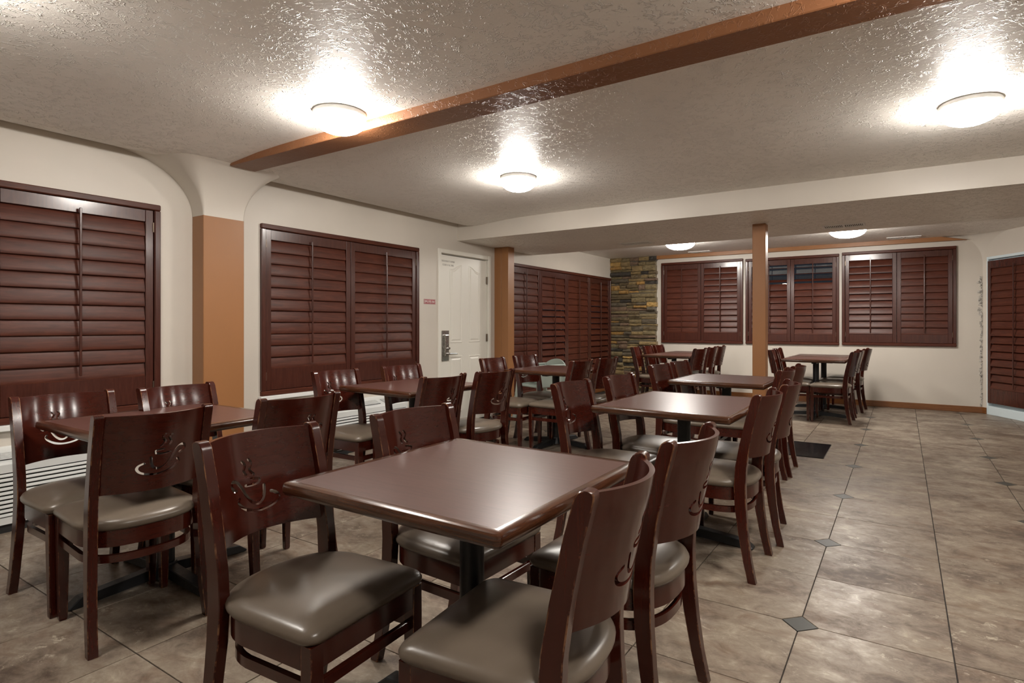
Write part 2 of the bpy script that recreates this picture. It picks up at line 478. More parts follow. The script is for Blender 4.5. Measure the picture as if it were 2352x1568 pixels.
# brown ceiling beam, pilaster with flared plaster head, back beam, posts
bm = bmesh.new(); box(bm, -4.20, XR, 2.355, 2.55, 2.378, ZC + 0.005)
o = struct(part('ceiling_beam', bm, M['brownbeam'], None, bevel=0.004)); o['label'] = 'brown painted beam crossing the textured ceiling'
PX, PY0, PY1 = -4.44, 2.29, 2.605
bm = bmesh.new(); box(bm, XW, PX, PY0, PY1, 0, 2.035)
o = struct(part('pilaster', bm, M['brown'], None, bevel=0.004)); o['label'] = 'brown painted pilaster between the two shuttered windows'
def flare(name, x0, xf, y0, y1, z0, ex, ey0, ey1, mat, z1=ZC + 0.004):
    bm = bmesh.new(); rings = []
    for k in range(17):
        t = radians(90 * k / 16)
        z = z0 + (z1 - z0) * sin(t); g = 1 - cos(t)
        xa = xf + ex * g; ya = y0 - ey0 * g; yb = y1 + ey1 * g
        ra = 0.012 + 0.55 * g * min(ex, ey0); rb = 0.012 + 0.55 * g * min(ex, ey1)
        ring = [(x0, ya, z)]
        for s in range(7):
            a = radians(-90 + 90 * s / 6); ring.append((xa - ra + ra * cos(a), ya + ra + ra * sin(a), z))
        for s in range(7):
            a = radians(90 * s / 6); ring.append((xa - rb + rb * cos(a), yb - rb + rb * sin(a), z))
        ring.append((x0, yb, z)); rings.append(ring)
    loft(bm, rings, closed=False)
    return part(name, bm, mat, None, smooth=50)
o = struct(flare('wall_left_pilaster_head', XW - 0.01, PX + 0.001, PY0 - 0.001, PY1 + 0.001, 2.03, 0.46, 0.56, 0.36, M['wall']))
bm = bmesh.new(); box(bm, -3.71, 0.74, YB - 0.075, YB, 2.375, ZC + 0.004)
for v in bm.verts:
    if v.co.x > 0: v.co.x = 0.76 if v.co.z < 2.4 else 0.45
o = struct(part('trim_1', bm, M['brown'], None, bevel=0.003)); o['label'] = 'thin brown beam along top of the back wall'
bm = bmesh.new(); box(bm, -1.294, -1.166, 6.10, 6.22, 0.0, ZS)
o = struct(part('post', bm, M['brown'], None, bevel=0.003)); o['label'] = 'free standing brown square post under the soffit'
po = thing('wall_post', 'two-board brown post standing against the wall beside the white door', 'post')
po['kind'] = 'structure'
bpart('board', (XW, -4.487, 6.13, 6.27, 0, ZS), M['brown'], po, 0.003)
bpart('board', (-4.484, -4.375, 6.13, 6.27, 0, ZS), M['brown'], po, 0.003)
# rounded plaster corner between back wall and angled wall
bm = bmesh.new(); rings = []
for k in range(15):
    t = radians(90 * k / 14); z = 2.03 + (ZC + 0.004 - 2.03) * sin(t); g = 1 - cos(t)
    e = 0.006 + 0.34 * g
    ring = []
    pa = C0 + Vector((-e, 0.004, 0)); pb = C0 + CD * e * 1.5 + CN * 0.004; pm = C0 + (Vector((-1, 0, 0)) + CD * 1.0) * (e * 0.30) 
    for s in range(9):
        u = s / 8
        p = pa * (1 - u) ** 2 + pm * (2 * u * (1 - u)) + pb * u * u
        ring.append((p.x, p.y, z))
    rings.append(ring)
loft(bm, rings, closed=False)
struct(part('wall_right_corner_head', bm, M['wall'], None, smooth=60))
# broken plaster along that corner
bm = bmesh.new()
zz = 0.09
while zz < 1.86:
    hgt = random.uniform(0.012, 0.05)
    wmax = 0.030 if zz < 1.3 else 0.055
    a = random.uniform(0.006, wmax); dd = random.uniform(0.002, 0.012)
    off = random.uniform(-0.012, 0.004)
    pts = [(-a + off, zz), (0.004 + off, zz - 0.004), (0.008 + off, zz + hgt * 0.7), (-a * random.uniform(0.2, 0.9) + off, zz + hgt)]
    loft(bm, [[(C0.x - 0.012 + p[0], YB + 0.002, p[1]) for p in pts], [(C0.x - 0.012 + p[0] * 0.8, YB - dd, p[1]) for p in pts]])
    zz += hgt * random.uniform(0.5, 1.15)
part('broken_plaster', bm, M['plasterchip'], wb)

# ------------------------------------------------------------------ windows and louvered shutters
def frameset(x, y0, y1):
    return x
def local_window(n, loc, rz, W, H, label):
    t = bpy.data.objects.new('window_%d' % n, None); COL.objects.link(t); t.location = loc; t.rotation_euler = (0, 0, rz)
    struct(t)
    bm = bmesh.new()
    i = 0.031
    for e in ((i, W - i, 0.09, 0.13, i, i + 0.04), (i, W - i, 0.09, 0.13, H - i - 0.04, H - i), (i, i + 0.04, 0.09, 0.13, i + 0.04, H - i - 0.04), (W - i - 0.04, W - i, 0.09, 0.13, i + 0.04, H - i - 0.04), (W / 2 - 0.02, W / 2 + 0.02, 0.09, 0.13, i + 0.04, H - i - 0.04)):
        box(bm, *e)
    part('window_frame', bm, M['white'], t)
    for a, c in ((i + 0.04, W / 2 - 0.02), (W / 2 + 0.02, W - i - 0.04)):
        bm = bmesh.new(); box(bm, a, c, 0.107, 0.113, i + 0.04, H - i - 0.04)
        part('pane', bm, M['glass'], t)
    return t
LOUV = {}
def louver_mesh(wid):
    k = round(wid, 3)
    if k not in LOUV:
        bm = bmesh.new(); n = 12; hw, ht = 0.0535, 0.0048
        ring = [(hw * cos(2 * pi * i / n), ht * sin(2 * pi * i / n)) for i in range(n)]
        # blade stands upright in the mesh: x along the width, z across the blade, y through it
        loft(bm, [[(0.002, q, p) for p, q in ring], [(wid - 0.002, q, p) for p, q in ring]])
        LOUV[k] = mesh('louver', bm, M['shut'], smooth=50)
    return LOUV[k]
PITCH = 0.1005
def shutter(name, label, loc, rz, W, H, panels, fw=0.042, proud=0.028, frame=True, tilt=None, rod=(0.1, 0.1), top=0.085, group='wooden louvered window shutters', rods=True, cat='shutter'):
    """local x along the wall (seen from the room), y into the wall, z up"""
    t = thing(name, label, cat, loc, rz, group)
    if frame:
        for e in ((0, W, H - fw, H), (0, W, 0, fw)):
            bpart('frame_rail', (e[0], e[1], -proud, 0.045, e[2], e[3]), M['shut'], t, 0.006)
        for e in ((0, fw), (W - fw, W)):
            bpart('frame_stile', (e[0], e[1], -proud, 0.045, fw, H - fw), M['shutv'], t, 0.006)
    else:
        fw = 0.0
    n = len(panels) if isinstance(panels, (list, tuple)) else panels
    g = 0.003
    pw = (W - 2 * fw) / n
    st = 0.05
    ph = H - 2 * fw - 2 * g
    for k in range(n):
        x0 = fw + k * pw + g; x1 = fw + (k + 1) * pw - g
        z0 = fw + g; z1 = z0 + ph
        nl = int((ph - top - 0.10) / PITCH)
        bot = ph - top - nl * PITCH
        bm = bmesh.new()
        ya, yb = -0.012, 0.016
        box(bm, 0, st, ya, yb, 0, ph); box(bm, x1 - x0 - st, x1 - x0, ya, yb, 0, ph)
        box(bm, st, x1 - x0 - st, ya + 0.003, yb - 0.003, 0, bot); box(bm, st, x1 - x0 - st, ya + 0.003, yb - 0.003, ph - top, ph)
        p = part('shutter_panel', bm, M['shutv'], t, bevel=0.002, loc=(x0, 0, z0))
        lw = x1 - x0 - 2 * st
        lm = louver_mesh(lw)
        for i in range(nl):
            a = tilt(k, i, nl) if tilt else 11
            obj('louver', lm, p, (st, 0.004, bot + (i + 0.5) * PITCH), (radians(-a), 0, 0))
        if rods:
            bm = bmesh.new(); box(bm, -0.0075, 0.0075, -0.006, 0.006, 0, nl * PITCH + 0.0)
            part('tilt_rod', bm, M['shutv'], p, bevel=0.003, loc=(st + lw / 2, -0.034, bot + 0.03))
            bm = bmesh.new()
        if frame and n <= 2:
            hx = 0.0 if k == 0 else x1 - x0
            for hz in (0.12, ph - 0.12):
                bpart('hinge', (hx - 0.005, hx + 0.005, -0.018, -0.008, hz - 0.035, hz + 0.035), M['brass'], p, 0.001)
    return t
R90 = pi / 2
def wob(base, amp, seed):
    rr = random.Random(seed)
    tab = {}
    def f(k, i, n):
        return tab.setdefault((k, i), base + rr.uniform(-amp, amp))
    return f
shutter('window_shutter', 'large dark mahogany louvered shutter at far left, cut by photo edge', (XW, WIN1[0], WIN1[2]), R90, WIN1[1] - WIN1[0], WIN1[3] - WIN1[2], 2, tilt=wob(11, 2, 1))
shutter('window_shutter', 'dark mahogany double shutter between brown pilaster and white door', (XW, WIN2[0], WIN2[2]), R90, WIN2[1] - WIN2[0], WIN2[3] - WIN2[2], 2, tilt=wob(11, 2, 2))
def t3(k, i, n):
    return (10, 27 if i < n * 0.72 else 12, 10, 25 if i < n * 0.8 else 12)[k]
shutter('window_shutter', 'tall four-panel louvered shutter between wall post and stone pillar', (XW, WIN3[0], WIN3[2]), R90, WIN3[1] - WIN3[0], WIN3[3] - WIN3[2], 4, tilt=t3)
shutter('window_shutter', 'two-panel mahogany shutter on back wall beside the stone pillar', (WB[0][0], YB, WB[0][2]), 0, WB[0][1] - WB[0][0], WB[0][3] - WB[0][2], 2, tilt=lambda k, i, n: (10, 19)[k], proud=0.035)
def t5(k, i, n):
    if i >= n - 3: return (66, 80, 82)[i - n + 3]
    return 14 + (i * 7 + k * 5) % 9
shutter('window_shutter', 'two-panel shutter behind the square post with top louvers open', (WB[1][0], YB, WB[1][2]), 0, WB[1][1] - WB[1][0], WB[1][3] - WB[1][2], 2, tilt=t5, proud=0.035)
shutter('window_shutter', 'two-panel mahogany shutter at right end of the back wall', (WB[2][0], YB, WB[2][2]), 0, WB[2][1] - WB[2][0], WB[2][3] - WB[2][2], 2, tilt=lambda k, i, n: (21, 12)[k], proud=0.035)
local_window(1, (XW, WIN1[0], WIN1[2]), R90, WIN1[1] - WIN1[0], WIN1[3] - WIN1[2], '')
local_window(2, (XW, WIN2[0], WIN2[2]), R90, WIN2[1] - WIN2[0], WIN2[3] - WIN2[2], '')
local_window(3, (XW, WIN3[0], WIN3[2]), R90, WIN3[1] - WIN3[0], WIN3[3] - WIN3[2], '')
for n, (a, c, z0, z1) in enumerate(WB):
    local_window(4 + n, (a, YB, z0), 0, c - a, z1 - z0, '')
for wn, W_ in ((1, WIN1), (2, WIN2)):
    bm = bmesh.new(); box(bm, XW, XW + 0.05, W_[0] - 0.02, W_[1] + 0.02, W_[2] - 0.035, W_[2])
    struct(part('window_%d_sill' % wn, bm, M['white'], None, bevel=0.004))

# shuttered doorway in the angled wall
dl = C0 + CD * DR[0]
d2 = bpy.data.objects.new('door_2', None); COL.objects.link(d2); d2.location = (dl.x, dl.y, 0); d2.rotation_euler = (0, 0, CA); struct(d2)
dw = DR[1] - DR[0]
for nm, e in (('door_jamb', (0, 0.03, -0.006, 0.12, 0, DR[3])), ('door_jamb', (dw - 0.03, dw, -0.006, 0.12, 0, DR[3])), ('door_head', (0.03, dw - 0.03, -0.006, 0.12, DR[3] - 0.035, DR[3])), ('threshold', (0.03, dw - 0.03, -0.006, 0.12, 0, 0.115))):
    bpart(nm, e, M['bluewhite'], d2, 0.003)
bpart('door_leaf', (0.03, dw - 0.03, 0.06, 0.09, 0.115, DR[3] - 0.035), M['bluewhite'], d2, 0.002)
so = dl + CD * 0.022 + CN * 0.0
def t7(k, i, n):
    return 20 if i < n * 0.5 else 10
shutter('shutter_door', 'tall reddish louvered shutter hung in the pale doorway at right', (so.x, so.y, 0.155), CA, dw - 0.05, 1.91, 1, frame=False, tilt=t7, top=0.10, group=None)

# ------------------------------------------------------------------ stone pillar
sp = thing('stone_pillar', 'stacked ledge stone pillar in the back left corner', 'stone pillar'); sp['kind'] = 'structure'
SX0, SX1, SY = XW + 0.005, -3.715, YB - 0.10
bpart('mortar_core', (SX0, SX1 - 0.03, SY + 0.03, YB - 0.002, 0, ZC), M['mortar'], sp, 0)
rs = random.Random(11)
def stone(xa, xb, za, zb, edge):
    e = rs.uniform(-0.024, 0.028)
    if edge: xb += rs.uniform(-0.014, 0.016)
    bm = bmesh.new(); nx = 4; h = zb - za
    top = [rs.uniform(-0.006, 0.000) for _ in range(nx + 1)]; bot = [rs.uniform(0.000, 0.006) for _ in range(nx + 1)]
    ex = [rs.uniform(0.001, 0.006), rs.uniform(0.001, 0.006)]
    def row(yy, fz, jit):
        return [(xa + ex[0] + (xb - xa - ex[0] - ex[1]) * q_ / nx, yy + rs.uniform(-jit, jit), fz(q_)) for q_ in range(nx + 1)]
    rows = [row(YB - 0.01, lambda q_: za + bot[q_], 0), row(SY + e + 0.010, lambda q_: za + bot[q_], 0.002), row(SY + e - 0.004, lambda q_: za + h * 0.32 + bot[q_], 0.007), row(SY + e - 0.002, lambda q_: za + h * 0.72 + top[q_], 0.007), row(SY + e + 0.010, lambda q_: zb + top[q_], 0.002), row(YB - 0.01, lambda q_: zb + top[q_], 0)]
    rv = [[bm.verts.new(p) for p in r_] for r_ in rows]
    for a, c in zip(rv, rv[1:]):
        for i in range(nx):
            bm.faces.new((a[i], a[i + 1], c[i + 1], c[i]))
    bm.faces.new([r_[0] for r_ in rv]); bm.faces.new([r_[-1] for r_ in rv][::-1])
    mi = rs.choices(range(8), weights=[5, 6, 3.5, 1.6, 5, 2.6, 1.6, 3.5])[0]
    part('stone', bm, STONES[mi], sp)
z = 0.0
while z < ZC - 0.02:
    h = rs.uniform(0.095, 0.165)
    if z + h > ZC - 0.07: h = ZC - z
    x = SX0
    while x < SX1 - 0.03:
        wd = rs.uniform(0.16, 0.44)
        if x + wd > SX1 - 0.12: wd = SX1 - x
        edge = x + wd >= SX1 - 0.01
        k = 1 if h < 0.105 and rs.random() < 0.3 else (3 if h > 0.14 and rs.random() < 0.5 else 2)
        cuts = [0] + sorted(min(0.85, max(0.15, (q_ + 1) / k + rs.uniform(-0.13, 0.13))) for q_ in range(k - 1)) + [1]
        for q_ in range(k):
            za, zb = z + h * cuts[q_], z + h * cuts[q_ + 1]
            if wd > 0.30 and rs.random() < 0.45:
                m_ = x + wd * rs.uniform(0.35, 0.65)
                stone(x, m_, za, zb, False); stone(m_, x + wd, za, zb, edge)
            else:
                stone(x, x + wd, za, zb, edge)
        x += wd
    z += h

# ------------------------------------------------------------------ white four-panel door on the left wall
d1 = bpy.data.objects.new('door_1', None); COL.objects.link(d1); d1.location = (XW, DOOR[0], 0); d1.rotation_euler = (0, 0, R90); struct(d1)
W_ = DOOR[1] - DOOR[0]; H_ = DOOR[3]
cw = 0.05
for nm, e in (('door_casing', (-0.03, 0.02, -0.016, 0.02, 0, H_ + 0.02)), ('door_casing', (W_ - 0.02, W_ + 0.03, -0.016, 0.02, 0, H_ + 0.02)), ('door_casing', (0.02, W_ - 0.02, -0.016, 0.02, H_ - 0.03, H_ + 0.02)),
             ('door_jamb', (0.0, 0.036, 0.02, 0.15, 0, H_ - 0.036)), ('door_jamb', (W_ - 0.036, W_, 0.02, 0.15, 0, H_ - 0.036)), ('door_jamb', (0.0, W_, 0.02, 0.15, H_ - 0.036, H_))):
    bpart(nm, e, M['door'], d1, 0.004)
LX0 = 0.042; LW = W_ - 0.084; LH = H_ - 0.045
leaf = bpart('door_leaf', (0, LW, 0.0, 0.04, 0.008, LH), M['door'], d1, 0.002, loc=(LX0, 0.014, 0))
def relief(pts, parent):
    cx = (min(p[0] for p in pts) + max(p[0] for p in pts)) / 2; cz = (min(p[1] for p in pts) + max(p[1] for p in pts)) / 2
    hx = max(p[0] for p in pts) - cx; hz = max(p[1] for p in pts) - cz
    bm = bmesh.new(); rings = []
    for off, dep in ((0, 0.001), (0.006, -0.006), (0.014, -0.006), (0.022, -0.001), (0.030, -0.001), (0.045, -0.007)):
        sx, sz = (hx - off) / hx, (hz - off) / hz
        rings.append([(cx + (p[0] - cx) * sx, dep, cz + (p[1] - cz) * sz) for p in pts])
    rv = loft(bm, rings, cap=False)
    bm.faces.new(rv[-1])
    part('raised_panel', bm, M['door'], parent)
def arch(a, c, zb, zlow, zhigh, up_right):
    pts = [(a, zb), (c, zb)]
    n = 10
    for k in range(n + 1):
        u = k / n
        s = (1 - cos(pi * min(1, u * 1.12))) / 2
        x_ = c + (a - c) * u
        zt = zhigh + (zlow - zhigh) * s if up_right else zlow + (zhigh - zlow) * (1 - cos(pi * max(0, (u - 0.107)) * 1.12)) / 2
        pts.append((x_, zt))
    return pts
ox = DOOR[0] + LX0
relief(arch(5.253 - ox, 5.485 - ox, 0.985, 1.885, 1.95, True), leaf)
relief(arch(5.607 - ox, 5.839 - ox, 0.985, 1.885, 1.95, False), leaf)
relief([(5.253 - ox, 0.14), (5.485 - ox, 0.14), (5.485 - ox, 0.825), (5.253 - ox, 0.825)], leaf)
relief([(5.607 - ox, 0.14), (5.839 - ox, 0.14), (5.839 - ox, 0.825), (5.607 - ox, 0.825)], leaf)
lp = bpart('lock_plate', (0.004, 0.128, -0.014, 0.0, 0.775, 1.138), M['steel'], leaf, 0.004)
bpart('lock_body', (0.030, 0.100, -0.040, -0.012, 0.83, 1.09), M['steel'], leaf, 0.010, seg=2)
bm = bmesh.new(); cyl(bm, (0.085, -0.012, 0.862), (0.085, -0.065, 0.862), 0.014); cyl(bm, (0.080, -0.060, 0.862), (0.225, -0.060, 0.858), 0.012, 0.009)
part('lever_handle', bm, M['steel'], leaf, smooth=40)
bm = bmesh.new(); cyl(bm, (0.085, -0.010, 0.925), (0.085, -0.058, 0.925), 0.017, 0.015)
part('thumb_turn', bm, M['steel'], leaf, smooth=40)
for hz in (0.25, 1.04, 1.785):
    bm = bmesh.new(); cyl(bm, (LW + 0.004, -0.010, hz - 0.048), (LW + 0.004, -0.010, hz + 0.048), 0.009)
    part('hinge', bm, M['brass'], leaf, smooth=40)
for txt, zz, dx in (('THIS DOOR IS TO REMAIN', 1.957, 0.125), ('CLOSED AT ALL TIMES', 1.912, 0.125)):
    t_ = textmesh(txt, 0.031, M['textgrey'])
    o = obj('lettering', t_, leaf, (dx, -0.0005, zz), (R90, 0, 0)); o.scale = (0.64, 1, 1)
sg = thing('wall_sign', 'small red sign reading EMPLOYEES ONLY on wall beside white door', 'sign', (XW, 4.80, 1.443), R90)
bpart('sign_plate', (0, 0.19, -0.004, 0, 0, 0.058), M['red'], sg, 0.001)
o = obj('lettering', textmesh('EMPLOYEES ONLY', 0.042, M['textwhite']), sg, (0.095, -0.0045, 0.015), (R90, 0, 0)); o.scale = (0.50, 1, 1)
bm = bmesh.new()
for e in ((0.004, 0.186, -0.005, -0.004, 0.003, 0.0055), (0.004, 0.186, -0.005, -0.004, 0.0525, 0.055), (0.004, 0.0065, -0.005, -0.004, 0.0055, 0.0525), (0.1835, 0.186, -0.005, -0.004, 0.0055, 0.0525)):
    box(bm, *e)
part('sign_border', bm, M['textwhite'], sg)

# ------------------------------------------------------------------ wall heaters
def heater(label, y0):
    t = thing('wall_air_conditioner', label, 'air conditioner', (XW, y0, 0), R90, 'wall air conditioners under the windows')
    Wd, D = 1.07, 0.21
    bm = bmesh.new(); box(bm, 0.01, Wd - 0.01, -D + 0.012, -0.001, 0.0, 0.05)
    part('plinth', bm, M['dark'], t)
    # casing: profile swept along x (y, z)
    pr = [(0, 0.05), (-D, 0.05), (-D, 0.088), (-D + 0.02, 0.09), (-D + 0.02, 0.345), (-D, 0.347), (-D, 0.395), (-D + 0.012, 0.408), (-0.07, 0.452), (0, 0.470)]
    bm = bmesh.new(); loft(bm, [[(0.022, p[0], p[1]) for p in pr], [(Wd - 0.022, p[0], p[1]) for p in pr]])
    part('casing', bm, M['ptac'], t)
    pe = [(0, 0.05), (-D - 0.002, 0.05), (-D - 0.002, 0.397), (-D + 0.012, 0.411), (-0.07, 0.455), (0, 0.473)]
    for xa in (0, Wd - 0.022):
        bm = bmesh.new(); loft(bm, [[(xa, p[0], p[1]) for p in pe], [(xa + 0.022, p[0], p[1]) for p in pe]])
        part('end_cap', bm, M['ptac'], t)
    bpart('grille_recess', (0.03, Wd - 0.03, -D + 0.010, -D + 0.020, 0.09, 0.345), M['dark'], t, 0)
    bm = bmesh.new(); box(bm, 0.024, Wd - 0.024, -0.004, 0.010, -0.0085, 0.0085)
    sm = mesh('grille_slat', bm, M['ptac'], bevel=0.002)
    for k in range(10):
        obj('grille_slat', sm, t, (0, -D + 0.004, 0.102 + k * 0.0255), (radians(-14), 0, 0))
    # discharge grille on the sloping top
    sl = math.atan2(0.044, 0.128)
    v = bpart('top_grille', (0, Wd * 0.62, -0.044, 0.044, -0.001, 0.003), M['dark'], t, 0, loc=(0.07, -0.135, 0.4315), rot=(sl, 0, 0))
    for k in range(6):
        bpart('vane', (0.004, Wd * 0.62 - 0.004, -0.004, 0.004, 0.003, 0.007), M['ptac'], v, 0, loc=(0, -0.037 + k * 0.0148, 0))
    bpart('control_cover', (0, Wd * 0.22, -0.042, 0.042, 0.0, 0.006), M['ptacgrey'], t, 0.002, loc=(Wd * 0.74, -0.135, 0.4315), rot=(sl, 0, 0))
    return t
heater('white slatted air conditioner under the far left window', 0.58)
heater('white slatted air conditioner under the double shutter beside white door', 3.27)

# ------------------------------------------------------------------ ceiling lamps and vents
lt = thing('ceiling_lamp', 'lit round glass dome lamp next to the brown ceiling beam', 'ceiling lamp', (-2.76, 2.19, ZC), 0, 'dome ceiling lamps')
def revolve(prof, n=40):
    bm = bmesh.new()
    rings = [[(r_ * cos(2 * pi * i / n), r_ * sin(2 * pi * i / n), z_) for i in range(n)] for r_, z_ in prof]
    loft(bm, rings)
    return bm
part('base_ring', revolve([(0.135, 0.002), (0.146, -0.003), (0.149, -0.010), (0.149, -0.024), (0.146, -0.029), (0.13, -0.029)]), M['white'], lt, smooth=40)
part('glass_dome', revolve([(0.130, -0.027), (0.1465, -0.0295), (0.1475, -0.040), (0.143, -0.058), (0.129, -0.080), (0.106, -0.098), (0.076, -0.111), (0.042, -0.118), (0.010, -0.120)]), M['dome'], lt, smooth=60)
DOME_REAR = lt.children[1].data.copy(); DOME_REAR.materials[0] = M['dome_rear']
for lab, x, y in (('lit dome lamp above the table by the double shutter', -2.70, 3.93), ('large lit dome lamp at top right of the photo', 0.32, 3.95),
                  ('lit dome lamp on rear ceiling near the stone pillar', -2.74, 8.15), ('lit dome lamp on rear ceiling right of the square post', -0.58, 8.15),
                  ('added dome lamp out of view on front ceiling right of the camera', 0.32, 2.19), ('added dome lamp out of view on front ceiling left of the camera', -2.74, 0.43),
                  ('added dome lamp out of view on front ceiling just above the camera', 0.32, 0.43)):  # last three lamps are unseen, added to light the near seats and floor
    q_ = dup(lt, (x, y, ZC), 0, lab)
    if y > 7:                                    # wider lamps in the low rear part
        q_.scale = (1.42, 1.42, 1.12)
        for c_ in q_.children:
            if c_.name.startswith('glass_dome'):
                c_.data = DOME_REAR
def vent(label, x, y, z, wx, wy):
    t = thing('ceiling_vent', label, 'vent', (x, y, z), 0, 'white ceiling air vents')
    bm = bmesh.new()
    for e in ((-wx, wx, -wy, -wy + 0.022), (-wx, wx, wy - 0.022, wy), (-wx, -wx + 0.022, -wy + 0.022, wy - 0.022), (wx - 0.022, wx, -wy + 0.022, wy - 0.022), (-0.012, 0.012, -wy + 0.022, wy - 0.022)):
        box(bm, e[0], e[1], e[2], e[3], -0.008, 0)
    part('vent_frame', bm, M['white'], t)
    bpart('vent_back', (-wx + 0.02, wx - 0.02, -wy + 0.02, wy - 0.02, -0.002, -0.0005), M['dark'], t, 0)
    bm = bmesh.new(); box(bm, -0.004, 0.004, -wy + 0.022, wy - 0.022, -0.006, -0.002); fm = mesh('vent_fin', bm, M['white'])
    k = -wx + 0.034
    while k < wx - 0.03:
        if abs(k) > 0.018: obj('vent_fin', fm, t, (k, 0, 0))
        k += 0.017
vent('white slotted vent in the soffit right of the square post', -0.51, 6.67, ZS, 0.195, 0.10)
vent('white slotted vent in the soffit left of the square post', -2.82, 6.72, ZS, 0.20, 0.10)
vent('white vent in rear ceiling above the right back shutter', 0.02, 9.50, ZC, 0.205, 0.07)
vent('white vent in rear ceiling above the left back shutter', -2.87, 9.55, ZC, 0.18, 0.07)

# ------------------------------------------------------------------ tables
def make_table(name, label, hx, hy, loc, rz):
    t = thing(name, label, 'table', loc, rz, 'square cafe tables on black pedestals')
    r0 = 0.018
    bm = bmesh.new(); rings = []
    for ins_, z_ in ((0.030, 0.7615), (0.0295, 0.7630), (0.011, 0.7630), (0.0045, 0.7605), (0.001, 0.754), (0.0, 0.745), (0.0015, 0.735), (0.006, 0.7285), (0.013, 0.725), (0.060, 0.725)):
        rings.append([(p[0], p[1], z_) for p in rrect(hx - ins_, hy - ins_, max(0.004, r0 - ins_))])
    loft(bm, rings, cap=False)
    part('edge_band', bm, M['edge'], t, smooth=30)
    bm = bmesh.new(); box(bm, -hx + 0.0298, hx - 0.0298, -hy + 0.0298, hy - 0.0298, 0.7255, 0.7623)
    part('laminate_top', bm, M['lam'], t)
    bm = bmesh.new(); cyl(bm, (0, 0, 0.03), (0, 0, 0.71), 0.037, n=24); part('column', bm, M['iron'], t, smooth=40)
    bm = bmesh.new(); box(bm, -0.20, 0.20, -0.03, 0.03, 0.703, 0.725); box(bm, -0.03, 0.03, -0.20, 0.20, 0.699, 0.7245); part('top_plate', bm, M['iron'], t)
    bm = bmesh.new(); cyl(bm, (0, 0, 0.012), (0, 0, 0.075), 0.06, 0.045, n=20); part('hub', bm, M['iron'], t, smooth=40)
    am = TABLE_ARM
    for k in range(4):
        obj('base_arm', am, t, (0, 0, 0), (0, 0, k * R90))
    return t
bm = bmesh.new()
pr = [(0.03, 0.016), (0.30, 0.010), (0.345, 0.0), (0.385, 0.0), (0.388, 0.008), (0.345, 0.042), (0.05, 0.066), (0.03, 0.066)]
loft(bm, [[(p[0], -0.027, p[1]) for p in pr], [(p[0], 0.027, p[1]) for p in pr]])
TABLE_ARM = mesh('base_arm', bm, M['iron'], bevel=0.004)
S = 0.381
TABLES = [
    ('large square brown table in the foreground, nearest the camera', -1.097, 1.350, S, S, 0),
    ('square brown table in front of the far left window', -2.985, 1.365, S, S, 0),
    ('square brown table in front of the double shutter', -3.055, 3.085, S, S, radians(-3)),
    ('square brown table near the wall post and high chair', -2.965, 4.985, S, S, radians(-3)),
    ('brown table with bright sheen, second from the camera in the middle row', -1.060, 3.220, S, 0.43, radians(-1)),
    ('square brown table in front of the free standing square post', -1.225, 4.815, 0.375, S, 0),
    ('square table by the stone pillar, the nearer of two', -2.89, 8.32, S, S, 0),
    ('square table by the stone pillar, pushed against the back wall', -2.89, 9.12, S, S, 0),
    ('square table under right back shutter, the nearer of two', -0.965, 8.36, S, S, 0),
    ('square table under right back shutter, pushed against the back wall', -0.955, 9.16, S, S, 0)]
for i_, (lab, x, y, a, c, rz) in enumerate(TABLES):
    make_table('cafe_table', lab, a, c, (x, y, 0.001), rz)

# ------------------------------------------------------------------ cafe chair with coffee cup cut-out
# faces local +x; origin on the floor under the seat centre
POST = [(-0.246, 0.0), (-0.224, 0.10), (-0.205, 0.22), (-0.192, 0.34), (-0.188, 0.44), (-0.193, 0.53), (-0.211, 0.64), (-0.237, 0.76), (-0.262, 0.855)]
def post_x(z):
    for (xa, za), (xb, zb) in zip(POST, POST[1:]):
        if za <= z <= zb:
            return xa + (xb - xa) * (z - za) / (zb - za)
    return POST[-1][0] if z > 0.8 else POST[0][0]
def post_bm(s):
    bm = bmesh.new(); rings = []
    for k, (x, z) in enumerate(POST):
        u = z / 0.855
        d = 0.036 + 0.014 * math.exp(-((z - 0.42) / 0.22) ** 2) + 0.008 * u
        wy = 0.0160
        yc = s * (0.197 - 0.012 * min(1, z / 0.40))
        rings.append([(x - d / 2, yc - wy, z), (x + d / 2, yc - wy, z), (x + d / 2, yc + wy, z), (x - d / 2, yc + wy, z)])
    yc = s * 0.185
    for dz, f in ((0.008, 0.97), (0.016, 0.84), (0.0215, 0.60), (0.0235, 0.30)):
        z = 0.855 + dz; x = -0.262 - dz * 0.3; d = 0.044 * f
        rings.append([(x - d / 2, yc - 0.016, z), (x + d / 2, yc - 0.016, z), (x + d / 2, yc + 0.016, z), (x - d / 2, yc + 0.016, z)])
    rv = loft(bm, rings)
    # round the long corners a little
    ed = [e for e in bm.edges if len({round((v.co.z), 4) for v in e.verts}) == 2]
    bmesh.ops.bevel(bm, geom=ed, offset=0.0035, segments=1, affect='EDGES', profile=0.6, clamp_overlap=True)
    return bm
def capsule(poly, r):
    """outline of a stroke of half width r along a polyline"""
    P = [Vector(p) for p in poly]
    left, right = [], []
    for i, p in enumerate(P):
        d = (P[min(i + 1, len(P) - 1)] - P[max(i - 1, 0)]).normalized()
        n = Vector((-d.y, d.x)); left.append(p + n * r); right.append(p - n * r)
    def cap(p, frm):
        out = []
        a0 = math.atan2((frm - p).y, (frm - p).x)
        for k in (1, 2, 3):
            out.append(p + Vector((cos(a0 - pi * k / 4), sin(a0 - pi * k / 4))) * r)
        return out
    return left + cap(P[-1], left[-1]) + right[::-1] + cap(P[0], right[0])
